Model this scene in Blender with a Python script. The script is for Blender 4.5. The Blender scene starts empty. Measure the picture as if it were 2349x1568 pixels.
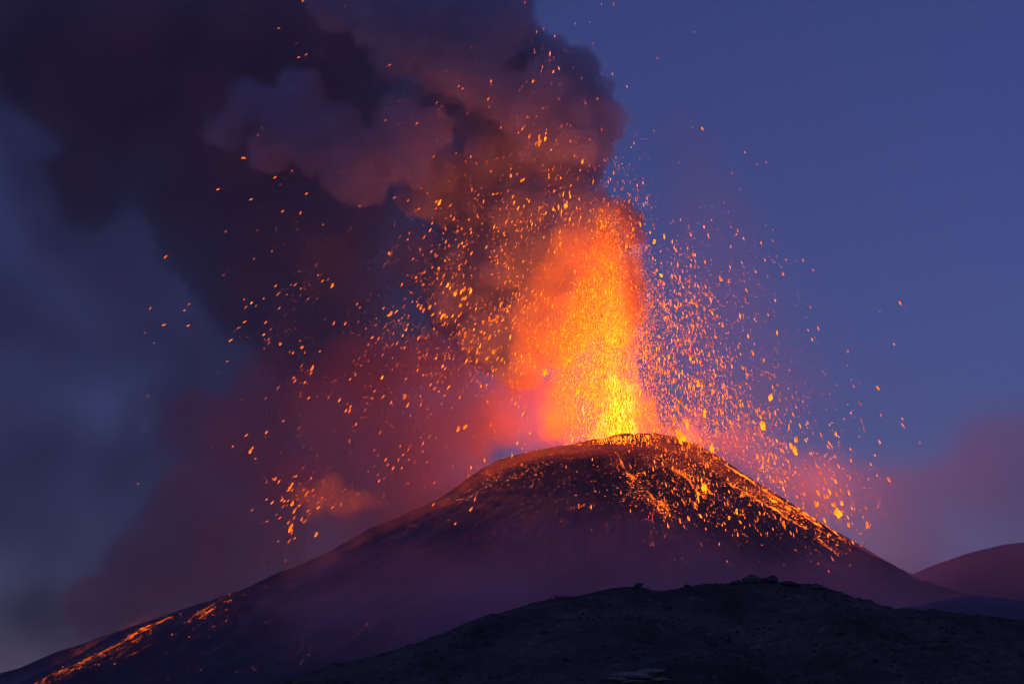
import bpy, bmesh, math, random
import numpy as np
from mathutils import Vector, Matrix

# ------------------------------------------------------------------ camera, sky, light, exposure
sc = bpy.context.scene
COL = sc.collection
IW, IH = 2349.0, 1568.0                      # picture units used by at()
HFOV = math.radians(24.0)
FPX = IW / 2 / math.tan(HFOV / 2)
HORIZON = 1640.0                             # row of the true horizon, just under the frame
PITCH = math.atan((HORIZON - IH / 2) / FPX)
cam = bpy.data.cameras.new('camera')
cam.sensor_width = 36.0
cam.lens = 18.0 / math.tan(HFOV / 2)
cam.clip_start, cam.clip_end = 1.0, 200000.0
camo = bpy.data.objects.new('camera', cam)
COL.objects.link(camo)
camo.location = (0, 0, 0)
camo.rotation_euler = (math.pi / 2 + PITCH, 0, 0)
sc.camera = camo

SUN_EL, SUN_ROT = math.radians(6.0), math.radians(-125.0)
world = bpy.data.worlds.new('World')
sc.world = world
world.use_nodes = True
wn = world.node_tree
bg = wn.nodes['Background']
sky = wn.nodes.new('ShaderNodeTexSky')
sky.sky_type = 'NISHITA'
sky.sun_disc = False
sky.sun_elevation = SUN_EL
sky.sun_rotation = SUN_ROT
sky.altitude = 2500
sky.air_density = 1.0
sky.dust_density = 0.0
sky.ozone_density = 4.0
tint = wn.nodes.new('ShaderNodeMix')
tint.data_type = 'RGBA'
tint.blend_type = 'MULTIPLY'
tint.inputs[0].default_value = 1.0
tint.inputs[7].default_value = (0.89, 0.44, 0.66, 1)
wn.links.new(sky.outputs[0], tint.inputs[6])
wn.links.new(tint.outputs[2], bg.inputs[0])
bg.inputs[1].default_value = 0.122

sc.view_settings.view_transform = 'Standard'
sc.view_settings.look = 'None'
sc.view_settings.gamma = 1.0
sc.view_settings.exposure = 0.0
sc.render.engine = 'CYCLES'
cy = sc.cycles
cy.max_bounces = 4
cy.diffuse_bounces = 1
cy.glossy_bounces = 1
cy.transmission_bounces = 1
cy.transparent_max_bounces = 8
cy.volume_bounces = 2
cy.volume_step_rate = 0.42
cy.volume_max_steps = 256
cy.sample_clamp_indirect = 2.0
cy.use_denoising = True
cy.use_adaptive_sampling = True
cy.adaptive_threshold = 0.04
cy.adaptive_min_samples = 20
cy.filter_width = 1.1

FIRE = (1.0, 0.14, 0.005)          # light of glowing lava on smoke and ground
GLOW = (1.0, 0.135, 0.001)           # the lava itself

# ------------------------------------------------------------------ helpers
def at(x, y, Y):
    """world point at picture position (x, y) lying at forward distance Y"""
    dx, dy, dz = (x - IW / 2), FPX, -(y - IH / 2)
    c, s = math.cos(PITCH), math.sin(PITCH)
    wy, wz = dy * c - dz * s, dy * s + dz * c
    k = Y / wy
    return np.stack(np.broadcast_arrays(dx * k, Y + 0 * k, wz * k), -1)

PX = 4000.0 / FPX                            # metres per picture unit at the volcano


def hash2(ix, iy, seed):
    h = (ix.astype(np.int64) * 374761393 + iy.astype(np.int64) * 668265263 + seed * 1442695041) & 0xFFFFFFFF
    h = ((h ^ (h >> 13)) * 1274126177) & 0xFFFFFFFF
    return ((h ^ (h >> 16)) & 0xFFFFFF) / float(0xFFFFFF)


def vnoise(x, y, seed=0):
    x, y = np.broadcast_arrays(np.asarray(x, float), np.asarray(y, float))
    ix, iy = np.floor(x), np.floor(y)
    fx, fy = x - ix, y - iy
    fx, fy = fx * fx * (3 - 2 * fx), fy * fy * (3 - 2 * fy)
    a, b = hash2(ix, iy, seed), hash2(ix + 1, iy, seed)
    c, d = hash2(ix, iy + 1, seed), hash2(ix + 1, iy + 1, seed)
    return (a * (1 - fx) + b * fx) * (1 - fy) + (c * (1 - fx) + d * fx) * fy


def fbm(x, y, oct=4, seed=0, ridged=False):
    t, amp, n = 0.0, 1.0, 0.0
    for k in range(oct):
        v = vnoise(x * 2 ** k, y * 2 ** k, seed + k) * 2 - 1
        if ridged:
            v = 1 - 2 * np.abs(v)
        t = t + v * amp
        n += amp
        amp *= 0.5
    return t / n


def sstep(a, b, x):
    t = np.clip((x - a) / (b - a), 0, 1)
    return t * t * (3 - 2 * t)


def mesh_from(name, verts, faces, smooth=False):
    """fast mesh from numpy verts (n,3) and faces (m,k)"""
    me = bpy.data.meshes.new(name)
    verts = np.asarray(verts, np.float32)
    me.vertices.add(len(verts))
    me.vertices.foreach_set('co', verts.ravel())
    if faces is not None and len(faces):
        faces = np.asarray(faces, np.int32)
        m, k = faces.shape
        me.loops.add(m * k)
        me.loops.foreach_set('vertex_index', faces.ravel())
        me.polygons.add(m)
        me.polygons.foreach_set('loop_start', np.arange(m, dtype=np.int32) * k)
        me.polygons.foreach_set('loop_total', np.full(m, k, np.int32))
        if smooth:
            me.polygons.foreach_set('use_smooth', np.ones(m, bool))
    me.update(calc_edges=True)
    me.validate()
    return me


def link(name, me, mat=None, parent=None, **props):
    o = bpy.data.objects.new(name, me)
    COL.objects.link(o)
    if mat is not None:
        me.materials.append(mat)
    if parent is not None:
        o.parent = parent
    for k, v in props.items():
        o[k] = v
    return o


def grid_mesh(name, X, Y, Z, smooth=True):
    ny, nx = X.shape
    v = np.stack([X, Y, Z], -1).reshape(-1, 3)
    i = np.arange(ny * nx).reshape(ny, nx)
    f = np.stack([i[:-1, :-1], i[:-1, 1:], i[1:, 1:], i[1:, :-1]], -1).reshape(-1, 4)
    return mesh_from(name, v, f, smooth)


# ------------------------------------------------------------------ materials
def new_mat(name):
    m = bpy.data.materials.new(name)
    m.use_nodes = True
    m.node_tree.nodes.clear()
    return m, m.node_tree


def N(nt, kind, **kw):
    n = nt.nodes.new('ShaderNode' + kind)
    for k, v in kw.items():
        setattr(n, k, v)
    return n


def setin(n, **kw):
    for k, v in kw.items():
        n.inputs[k.replace('_', ' ')].default_value = v
    return n


def soil_mat(name, stops, scale, rough=0.95, bump=0.5, detail=8, stretch=(1, 1, 1), bdist=2.0):
    m, nt = new_mat(name)
    out = N(nt, 'OutputMaterial')
    b = N(nt, 'BsdfPrincipled')
    b.inputs['Roughness'].default_value = rough
    b.inputs['Specular IOR Level'].default_value = 0.2
    tc = N(nt, 'TexCoord')
    mp = N(nt, 'Mapping')
    mp.inputs['Scale'].default_value = stretch
    n1 = N(nt, 'TexNoise')
    n1.inputs['Scale'].default_value = scale
    n1.inputs['Detail'].default_value = detail
    n1.inputs['Roughness'].default_value = 0.62
    n1.inputs['Distortion'].default_value = 0.6
    r = N(nt, 'ValToRGB')
    el = r.color_ramp.elements
    el[0].position, el[0].color = stops[0][0], (*stops[0][1], 1)
    el[1].position, el[1].color = stops[-1][0], (*stops[-1][1], 1)
    for p, c in stops[1:-1]:
        e = el.new(p)
        e.color = (*c, 1)
    bp = N(nt, 'Bump')
    bp.inputs['Strength'].default_value = bump
    bp.inputs['Distance'].default_value = bdist
    L = nt.links.new
    L(tc.outputs['Object'], mp.inputs[0])
    L(mp.outputs[0], n1.inputs['Vector'])
    L(n1.outputs['Fac'], r.inputs[0])
    L(n1.outputs['Fac'], bp.inputs['Height'])
    n2 = N(nt, 'TexNoise')                                  # broad patches of paler and darker ground
    n2.inputs['Scale'].default_value = scale * 0.13
    n2.inputs['Detail'].default_value = 5
    p2 = N(nt, 'MapRange')
    p2.inputs['From Min'].default_value = 0.35
    p2.inputs['From Max'].default_value = 0.65
    p2.inputs['To Min'].default_value = 0.55
    p2.inputs['To Max'].default_value = 1.35
    mx = N(nt, 'VectorMath', operation='SCALE')
    L(mp.outputs[0], n2.inputs['Vector'])
    L(n2.outputs['Fac'], p2.inputs['Value'])
    L(r.outputs[0], mx.inputs[0])
    L(p2.outputs[0], mx.inputs['Scale'])
    L(mx.outputs[0], b.inputs['Base Color'])
    L(bp.outputs[0], b.inputs['Normal'])
    L(b.outputs[0], out.inputs[0])
    return m


def hot_mat(name, strength, color=GLOW, crust=None, scale=0.2, stretch=(1, 1, 1)):
    """glowing lava; crust = (lo, hi) noise window in which the surface goes from dark crust to molten"""
    m, nt = new_mat(name)
    m.cycles.emission_sampling = 'NONE'
    out = N(nt, 'OutputMaterial')
    b = N(nt, 'BsdfPrincipled')
    b.inputs['Base Color'].default_value = (0.03, 0.022, 0.02, 1)
    b.inputs['Roughness'].default_value = 0.9
    b.inputs['Emission Color'].default_value = (*color, 1)
    L = nt.links.new
    tc = N(nt, 'TexCoord')
    mp = N(nt, 'Mapping')
    mp.inputs['Scale'].default_value = stretch
    n1 = N(nt, 'TexNoise')
    n1.inputs['Scale'].default_value = scale
    n1.inputs['Detail'].default_value = 4
    mr = N(nt, 'MapRange')
    lo, hi = crust if crust else (0.25, 0.75)
    mr.inputs['From Min'].default_value = lo
    mr.inputs['From Max'].default_value = hi
    mr.inputs['To Min'].default_value = 0.0 if crust else strength * 0.22
    mr.inputs['To Max'].default_value = strength * (1.0 if crust else 1.55)
    L(tc.outputs['Object'], mp.inputs[0])
    L(mp.outputs[0], n1.inputs['Vector'])
    L(n1.outputs['Fac'], mr.inputs['Value'])
    L(mr.outputs[0], b.inputs['Emission Strength'])
    L(b.outputs[0], out.inputs[0])
    return m


def cloud_mat(name, obj, radius, res, dens, albedo, lo, hi, noise=None, emit=0.0, ecol=GLOW, aniso=0.0, stretch=(1, 1, 1), step=None, fade=None):
    """smoke: density from the ash points carried inside the mesh (weight 1), worn away by noise"""
    m, nt = new_mat(name)
    out = N(nt, 'OutputMaterial')
    pv = N(nt, 'VolumePrincipled')
    pv.inputs['Color'].default_value = (*albedo, 1)
    pv.inputs['Anisotropy'].default_value = aniso
    pd = N(nt, 'TexPointDensity')
    pd.point_source = 'OBJECT'
    pd.object = obj
    pd.radius = radius
    pd.resolution = res
    pd.space = 'OBJECT'
    pd.vertex_color_source = 'VERTEX_WEIGHT'
    pd.vertex_attribute_name = 'ash'
    L = nt.links.new
    w = N(nt, 'Math', operation='MULTIPLY')
    L(pd.outputs['Density'], w.inputs[0])
    L(pd.outputs['Color'], w.inputs[1])
    src = w.outputs[0]
    if noise:
        sc_, amp, det = noise
        tc = N(nt, 'TexCoord')
        mp = N(nt, 'Mapping')
        mp.inputs['Scale'].default_value = stretch
        n1 = N(nt, 'TexNoise')
        n1.inputs['Scale'].default_value = sc_
        n1.inputs['Detail'].default_value = det
        n1.inputs['Roughness'].default_value = 0.55
        L(tc.outputs['Object'], mp.inputs[0])
        L(mp.outputs[0], n1.inputs['Vector'])
        a = N(nt, 'Math', operation='MULTIPLY_ADD')       # (noise - .5) * amp
        a.inputs[1].default_value = amp
        a.inputs[2].default_value = 1.0 - amp * 0.5
        L(n1.outputs['Fac'], a.inputs[0])
        k = N(nt, 'Math', operation='MULTIPLY')
        L(src, k.inputs[0])
        L(a.outputs[0], k.inputs[1])
        src = k.outputs[0]
    mr = N(nt, 'MapRange', interpolation_type='SMOOTHSTEP')
    mr.inputs['From Min'].default_value = lo
    mr.inputs['From Max'].default_value = hi
    mr.inputs['To Min'].default_value = 0
    mr.inputs['To Max'].default_value = 1
    L(src, mr.inputs['Value'])
    d = N(nt, 'Math', operation='MULTIPLY')
    d.inputs[1].default_value = dens
    L(mr.outputs[0], d.inputs[0])
    L(d.outputs[0], pv.inputs['Density'])
    if emit:
        e = N(nt, 'Math', operation='MULTIPLY')
        e.inputs[1].default_value = emit
        L(mr.outputs[0], e.inputs[0])
        if fade:                                            # the spray cools with height
            tz = N(nt, 'TexCoord')
            sz = N(nt, 'SeparateXYZ')
            fz = N(nt, 'MapRange', interpolation_type='SMOOTHSTEP')
            fz.inputs['From Min'].default_value = fade[0]
            fz.inputs['From Max'].default_value = fade[1]
            fz.inputs['To Min'].default_value = 1.0
            fz.inputs['To Max'].default_value = fade[2]
            e2 = N(nt, 'Math', operation='MULTIPLY')
            L(tz.outputs['Object'], sz.inputs[0])
            L(sz.outputs['Z'], fz.inputs['Value'])
            L(e.outputs[0], e2.inputs[0])
            L(fz.outputs[0], e2.inputs[1])
            e = e2
        L(e.outputs[0], pv.inputs['Emission Strength'])
        pv.inputs['Emission Color'].default_value = (*ecol, 1)
    L(pv.outputs[0], out.inputs['Volume'])
    if step:
        m.cycles.volume_step_rate = step
    return m


def ico_arrays(sub):
    bm = bmesh.new()
    bmesh.ops.create_icosphere(bm, subdivisions=sub, radius=1)
    v = np.array([x.co[:] for x in bm.verts])
    f = np.array([[w.index for w in x.verts] for x in bm.faces])
    bm.free()
    return v, f


def remeshed_hull(balls, voxel, seed):
    """one closed lumpy skin round a union of balls (centres, radii)"""
    v0, f0 = ico_arrays(3)
    V, F, n = [], [], 0
    for c, r in balls:
        V.append(v0 * r + c)
        F.append(f0 + n)
        n += len(v0)
    me = mesh_from('tmp', np.concatenate(V), np.concatenate(F))
    o = bpy.data.objects.new('tmp', me)
    COL.objects.link(o)
    md = o.modifiers.new('r', 'REMESH')
    md.mode = 'VOXEL'
    md.voxel_size = voxel
    dg = bpy.context.evaluated_depsgraph_get()
    dg.update()
    em = bpy.data.meshes.new_from_object(o.evaluated_get(dg))
    v = np.zeros(len(em.vertices) * 3, np.float32)
    em.vertices.foreach_get('co', v)
    f = [list(p.vertices) for p in em.polygons]
    bpy.data.objects.remove(o)
    return v.reshape(-1, 3), np.array(f)


def cloud(name, puffs, rng, n_points, pr, res, voxel, dens, albedo, lo=0.1, hi=1.0, child=0.38, n_child=14, squash=1.0,
          noise=None, emit=0.0, shell=0.0, aniso=0.0, stretch=(1, 1, 1), parent=None, grow=1.0, step=None, fade=None, **props):
    """a smoke body. puffs = [(world centre, radius)]; smaller puffs bud from each one. The mesh is its outer skin; the
    loose vertices inside it are the ash that gives the volume its density."""
    balls = []
    for c, r in puffs:
        c = np.array(c, float)
        balls.append((c, r))
        for k in range(n_child):
            d = rng.normal(size=3)
            d /= np.linalg.norm(d)
            rr = r * child * rng.uniform(0.7, 1.2)
            balls.append((c + d * (r * rng.uniform(0.8, 1.0)), rr))
    vol = np.array([b[1] ** 2.8 for b in balls])
    cnt = rng.multinomial(n_points, vol / vol.sum())
    P = []
    for (c, r), k in zip(balls, cnt):
        d = rng.normal(size=(k, 3))
        d /= np.linalg.norm(d, axis=1)[:, None]
        P.append(c + d * (r * rng.uniform(shell, 1, (k, 1)) ** (1 / 2.5)))
    P = np.concatenate(P)
    v, f = remeshed_hull([(c, r + pr * grow) for c, r in balls], voxel, 0)
    me = mesh_from(name, np.concatenate([v, P]), f, True)
    o = link(name, me, None, parent, **props)
    g = o.vertex_groups.new(name='ash')
    g.add(list(range(len(v), len(v) + len(P))), 1.0, 'REPLACE')
    q = P[rng.integers(0, len(P), 160)]                     # how thick the ash lies in the middle of the body
    d2 = ((q[:, None] - P[None]) ** 2).sum(-1) / pr ** 2
    core = float(np.median((np.clip(1 - d2, 0, None) * 0.5).sum(1)))
    lo, hi = lo * core, hi * core
    m = cloud_mat(name, o, pr, res, dens, albedo, lo, hi, noise, emit, aniso=aniso, stretch=stretch, step=step, fade=fade)
    me.materials.append(m)
    return o

# ------------------------------------------------------------------ terrain
def prof(pts, x):
    p = np.array(pts, float)
    return np.interp(x, p[:, 0], p[:, 1])


def smooth_prof(pts, lo, hi, w, n=1200):
    xs = np.linspace(lo, hi, n)
    z = prof(pts, xs)
    k = max(1, int(w / (hi - lo) * n)) | 1
    ker = np.hanning(k + 2)[1:-1]
    zz = np.convolve(np.pad(z, k // 2, mode='edge'), ker / ker.sum(), 'valid')
    return xs, zz


CX, CY = float(at(1400, 1000, 4000)[0]), 4000.0
# skyline of the cone in picture units, left and right of the crater axis
SKY_L = [(1400, 1006), (1330, 1018), (1240, 1033), (1150, 1055), (1110, 1075), (1060, 1113), (1000, 1155), (940, 1180), (860, 1217), (770, 1270), (700, 1302),
         (620, 1337), (560, 1364), (440, 1398), (390, 1416), (300, 1453), (180, 1520), (75, 1570), (-150, 1680), (-500, 1800)]
SKY_R = [(1400, 1006), (1440, 1002), (1500, 1002), (1560, 1010), (1600, 1022), (1640, 1047), (1700, 1087), (1800, 1155), (1900, 1222), (1960, 1265), (2030, 1303),
         (2100, 1338), (2180, 1365), (2280, 1385), (2400, 1400), (2700, 1430), (3100, 1480)]
pl = np.array([[CX - at(x, y, 4000)[0], at(x, y, 4000)[2]] for x, y in SKY_L])
pr_ = np.array([[at(x, y, 4000)[0] - CX, at(x, y, 4000)[2]] for x, y in SKY_R])
RL, ZL = smooth_prof(pl, 0, 1700, 30)
RR, ZR = smooth_prof(pr_, 0, 1700, 30)


def cone_z(x, y, detail=True):
    dx, dy = x - CX, y - CY
    r = np.hypot(dx, dy) + 1e-6
    c = dx / r
    zl, zr = np.interp(r, RL, ZL), np.interp(r, RR, ZR)
    w = sstep(-0.75, 0.75, c)
    z = zl * (1 - w) + zr * w
    front = np.clip(-dy / r, 0, 1)                     # the near face is a touch steeper than the flanks
    z = z - front * 26 * sstep(60, 520, r)
    z = z - 45 * np.exp(-(np.hypot(dx + 10, dy - 10) / 62.0) ** 4)       # the crater
    if detail:
        th = np.arctan2(dy, dx)
        g = fbm(th * 11, r * 0.003, 4, 5, True) * 10 * sstep(120, 420, r)         # shallow gullies running down
        z = z + g + fbm(x * 0.02, y * 0.02, 4, 11) * 4.0 * sstep(30, 200, r) + fbm(x * 0.09, y * 0.09, 3, 17) * 2.0 + fbm(th * 4, r * 0.01, 3, 23) * 5 * np.exp(-((r - 105) / 60) ** 2)
    return z


def hit(x, y, zf, y0, y1, n=260):
    """forward distance at which the view ray through picture points (x, y) meets the height field zf"""
    x, y = np.atleast_1d(np.asarray(x, float)), np.atleast_1d(np.asarray(y, float))
    out = np.full(x.shape, np.nan)
    prev = y0
    for Y in np.linspace(y0, y1, n):
        p = at(x, y, Y)
        under = (zf(p[:, 0], p[:, 1]) > p[:, 2]) & np.isnan(out)
        out[under] = Y
    return out


def on_cone(x, y):
    Y = hit(x, y, lambda a, b: cone_z(a, b), 3000, 4100)
    Yf = np.where(np.isnan(Y), 4000, Y)
    p = at(np.atleast_1d(x), np.atleast_1d(y), Yf)
    return p, ~np.isnan(Y)


M_CINDER = soil_mat('haze_tinted_cinder', [(0.3, (0.035, 0.042, 0.08)), (0.55, (0.062, 0.072, 0.125)), (0.75, (0.115, 0.12, 0.19))], 0.02, bump=0.6, bdist=6)  # purple of the haze is put into the cinder colour
M_FARHILL = soil_mat('haze_tinted_soil', [(0.3, (0.15, 0.13, 0.21)), (0.7, (0.23, 0.20, 0.30))], 0.01, bump=0.3)  # paler and bluer than the soil: distance haze painted into its colour
M_HILL = soil_mat('hill_soil', [(0.3, (0.085, 0.066, 0.052)), (0.5, (0.12, 0.095, 0.075)), (0.63, (0.165, 0.135, 0.11)), (0.78, (0.33, 0.28, 0.23))], 0.22, bump=0.6, bdist=1.0)
M_GROUND = soil_mat('lava_plain', [(0.3, (0.04, 0.038, 0.036)), (0.7, (0.09, 0.08, 0.075))], 0.01, bump=0.3)
M_ROCK = soil_mat('dark_rock', [(0.3, (0.07, 0.065, 0.055)), (0.7, (0.17, 0.15, 0.12))], 1.2, bump=0.8, bdist=0.3)
M_PALE = soil_mat('pale_rock', [(0.3, (0.10, 0.095, 0.08)), (0.5, (0.30, 0.27, 0.22)), (0.72, (0.44, 0.40, 0.33))], 0.9, bump=1.0, bdist=0.4)

gx = np.concatenate([np.linspace(-1500, -700, 100)[:-1], np.linspace(-700, 800, 420)[:-1], np.linspace(800, 1500, 80)])
gy = np.concatenate([np.linspace(3100, 3700, 110)[:-1], np.linspace(3700, 4150, 180)[:-1], np.linspace(4150, 5600, 60)])
X, Y = np.meshgrid(gx, gy)
Z = cone_z(X, Y)
edge = np.maximum(sstep(-1300, -1500, X), np.maximum(sstep(1300, 1500, X), np.maximum(sstep(3300, 3100, Y), sstep(5300, 5600, Y))))
Z = Z * (1 - edge) + (-8) * edge
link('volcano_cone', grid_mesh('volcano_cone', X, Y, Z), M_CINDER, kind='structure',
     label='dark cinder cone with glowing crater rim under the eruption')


def ridge(name, pts, Yc, depth_front, depth_back, mat, x_over, amp, label, seed, foot=-8.0, n=(360, 60), w=None, extra=None):
    """a hill whose crest passes through the picture points pts at distance Yc and falls away to both sides"""
    P = np.array([at(x, y, Yc) for x, y in pts])
    xs, zs = smooth_prof(P[:, [0, 2]], P[0, 0], P[-1, 0], w or (P[-1, 0] - P[0, 0]) * 0.02)

    def zf(x, y):
        zc = np.interp(x, xs, zs)
        t = np.where(y < Yc, (Yc - y) / depth_front, (y - Yc) / depth_back)
        z = foot + (zc - foot) * (1 - sstep(0, 1, np.clip(t, 0, 1)) ** 0.8)
        rough = sstep(0.0, 0.10, t) * (1 - sstep(0.85, 1, t))
        z = z + fbm(x / amp[1], y / amp[1], 4, seed, True) * amp[0] * rough
        z = z + fbm(x / amp[1] * 5, y / amp[1] * 5, 4, seed + 9) * amp[0] * 0.12 * (1 - sstep(0.85, 1, t))
        if extra:
            z = z + extra(x, y)
        return z
    gx = np.linspace(P[0, 0] - x_over, P[-1, 0] + x_over, n[0])
    gy = np.concatenate([np.linspace(Yc - depth_front, Yc, n[1])[:-1], np.linspace(Yc, Yc + depth_back, max(12, n[1] // 3))])
    X, Y = np.meshgrid(gx, gy)
    Z = zf(X, Y)
    o = link(name, grid_mesh(name, X, Y, Z), mat, kind='structure', label=label)
    return zf


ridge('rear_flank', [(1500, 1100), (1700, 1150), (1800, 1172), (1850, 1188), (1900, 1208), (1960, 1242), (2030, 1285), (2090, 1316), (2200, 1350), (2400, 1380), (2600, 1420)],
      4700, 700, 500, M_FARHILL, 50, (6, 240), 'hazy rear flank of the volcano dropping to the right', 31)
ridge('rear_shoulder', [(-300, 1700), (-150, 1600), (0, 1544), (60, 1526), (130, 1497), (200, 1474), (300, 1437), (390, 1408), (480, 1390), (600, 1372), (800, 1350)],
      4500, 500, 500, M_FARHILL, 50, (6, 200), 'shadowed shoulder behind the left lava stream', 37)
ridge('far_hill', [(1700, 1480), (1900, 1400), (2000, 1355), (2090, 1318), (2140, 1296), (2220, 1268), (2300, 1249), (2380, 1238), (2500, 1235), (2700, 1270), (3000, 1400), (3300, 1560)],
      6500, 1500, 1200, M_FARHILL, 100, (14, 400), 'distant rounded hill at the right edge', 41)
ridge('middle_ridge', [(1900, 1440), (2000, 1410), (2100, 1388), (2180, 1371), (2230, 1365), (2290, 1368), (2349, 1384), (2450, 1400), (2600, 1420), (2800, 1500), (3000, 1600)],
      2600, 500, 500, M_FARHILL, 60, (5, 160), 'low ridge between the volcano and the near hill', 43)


def hill_extra(x, y):
    q = at(0, 0, 900)
    z = 0 * x
    # a lower shoulder running down to the left and a hollow below the summit
    z = z + 5.0 * np.exp(-((x - (-5 - (860 - y) * 0.9)) / 22.0) ** 2) * sstep(900, 860, y)
    z = z - 6.0 * np.exp(-((x - 75 - (880 - y) * 0.2) / 26.0) ** 2) * sstep(900, 850, y)
    z = z + 4.0 * np.exp(-((x - 120) / 24.0) ** 2 - ((y - 840) / 22.0) ** 2)
    return z


HILL = [(100, 1700), (300, 1640), (450, 1600), (590, 1570), (700, 1557), (800, 1531), (900, 1497), (1000, 1461), (1100, 1427), (1200, 1401), (1280, 1376), (1330, 1366),
        (1400, 1351), (1440, 1345), (1465, 1343), (1482, 1348), (1500, 1354), (1530, 1354), (1560, 1347), (1600, 1341), (1650, 1341), (1680, 1338), (1700, 1336), (1722, 1332),
        (1750, 1335), (1776, 1334), (1790, 1339), (1815, 1343), (1850, 1344), (1880, 1350), (1900, 1360), (1950, 1380), (2000, 1393), (2050, 1402), (2080, 1401), (2120, 1402),
        (2170, 1401), (2200, 1406), (2260, 1412), (2349, 1424), (2450, 1436), (2600, 1470), (2800, 1540), (3000, 1620)]
hill_z = ridge('near_hill', HILL, 900, 190, 200, M_HILL, 20, (4.2, 46), 'dark stony hill across the foreground', 51, foot=-6, n=(900, 260), w=2.2, extra=hill_extra)

# the one ground sheet, from under the camera to the horizon
rad = np.concatenate([[0.5], np.geomspace(20, 12000, 60)])
ang = np.linspace(0, 2 * math.pi, 97)
R_, A_ = np.meshgrid(rad, ang)
GX, GY = R_ * np.cos(A_), R_ * np.sin(A_)
GZ = -4 + fbm(GX * 0.01, GY * 0.01, 3, 3) * 1.5 * sstep(10, 200, R_) * sstep(3000, 500, R_)
link('ground', grid_mesh('ground', GX, GY, GZ), M_GROUND, kind='structure', label='dark lava plain reaching to the horizon')


# ------------------------------------------------------------------ rocks and scrub on the near hill
def rock_mesh(name, seed, flat=0.6, rough=0.35, sub=3):
    r = np.random.default_rng(seed)
    v, f = ico_arrays(sub)
    n = np.zeros(len(v))
    for k in range(7):
        d = r.normal(size=3)
        d /= np.linalg.norm(d)
        n = np.minimum(n, -np.maximum(0, v @ d - r.uniform(0.45, 0.8)))     # chipped planes
    v = v * (1 + n[:, None] * 1.2)
    v = v + rough * 0.35 * np.stack([fbm(v[:, 1] * 3 + i * 7, v[:, 2] * 3 + v[:, 0] * 2, 3, seed + i) for i in range(3)], -1)
    v[:, 2] *= flat
    return mesh_from(name, v, f)


def hill_point(x, y):
    Y = hit([x], [y], hill_z, 700, 905, 600)[0]
    if np.isnan(Y):
        Y = 900.0
    p = at(x, y, Y)
    p[2] = float(hill_z(np.array([p[0]]), np.array([Y]))[0])
    return p


def rock(x, y, size, seed, mat, label, name='boulder', cat='boulder', flat=0.7, wide=1.3, group=None, sink=0.25, rot=None):
    me = rock_mesh(name, seed, flat)
    o = link(name, me, mat, label=label, category=cat)
    if group:
        o['group'] = group
    p = hill_point(x, y)
    o.location = (p[0], p[1], p[2] + size * flat * (0.5 - sink))
    o.scale = (size * wide / 2, size / 2, size / 2)
    o.rotation_euler = (0, 0, rot if rot is not None else seed * 1.7)
    return o


CREST = [(1724, 5.0, 'squat dark crag at the left end of the outcrop on the hill crest'),
         (1737, 3.2, 'small low crag second from the left on the hill crest outcrop'),
         (1748, 3.6, 'rounded crag in the middle of the hill crest outcrop'),
         (1759, 3.0, 'pointed stone just right of the middle of the crest outcrop'),
         (1771, 4.4, 'broad crag at the right end of the hill crest outcrop')]
for i, (x, s, lab) in enumerate(CREST):
    rock(x, 1335, s, 60 + i, M_ROCK, lab, 'crag', 'crag', flat=0.8, wide=1.4, group='crags on the hill crest', sink=0.2, rot=0.3 * i)
rock(1684, 1339, 4.0, 71, M_ROCK, 'low dark boulder on the crest left of the crag outcrop', flat=0.5, wide=1.8)
rock(1812, 1343, 4.6, 72, M_ROCK, 'flat dark boulder on the crest right of the crag outcrop', flat=0.5, wide=2.0)
rock(1466, 1345, 4.2, 73, M_ROCK, 'dark boulder on the small left knoll of the near hill', flat=0.5, wide=1.8)
rock(1873, 1349, 3.6, 74, M_ROCK, 'dark boulder where the crest starts to fall to the right', flat=0.5, wide=1.8)
pale_labels = ['pale streaked rock outcrop at the bottom edge of the near hill, widest slab',
               'pale slab standing above the widest pale slab', 'small pale slab at the left end of the pale outcrop',
               'small pale slab at the right end of the pale outcrop', 'low pale slab in front of the widest pale slab']
for i, (x, y, s, w) in enumerate([(1465, 1552, 9.0, 2.0), (1500, 1541, 5.0, 2.2), (1412, 1560, 5.0, 1.8), (1522, 1560, 4.5, 2.0), (1455, 1565, 4.0, 2.6)]):
    rock(x, y, s, 90 + i, M_PALE, pale_labels[i], 'pale_slab', 'rock slab', flat=0.35, wide=w, group='pale slabs low on the near hill', sink=0.3, rot=0.12 * i)
for i, (x, y, s, lab) in enumerate([(1568, 1504, 1.5, 'whitish stone at the left of the pair below the hill middle'), (1576, 1502, 1.1, 'whitish stone at the right of the pair below the hill middle'),
                                    (1930, 1492, 1.2, 'single pale stone on the right half of the near hill'), (1752, 1421, 1.1, 'tiny pale stone below the crest outcrop')]):
    rock(x, y, s, 110 + i, M_PALE, lab, 'pale_stone', 'stone', flat=0.5, wide=1.8)

rb = np.random.default_rng(77)
for i in range(20):
    x, y = rb.uniform(1150, 2300), rb.uniform(1385, 1540)
    if y < 1400 + abs(x - 1700) * 0.12:
        y += 60
    rock(x, min(y, 1560), rb.uniform(1.2, 3.2), 130 + i, M_ROCK, 'dark boulder half sunk in the open slope of the near hill', 'boulder', 'boulder', flat=rb.uniform(0.5, 0.8),
         wide=rb.uniform(1.1, 1.7), group='boulders strewn over the near hill', sink=0.3)

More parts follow.
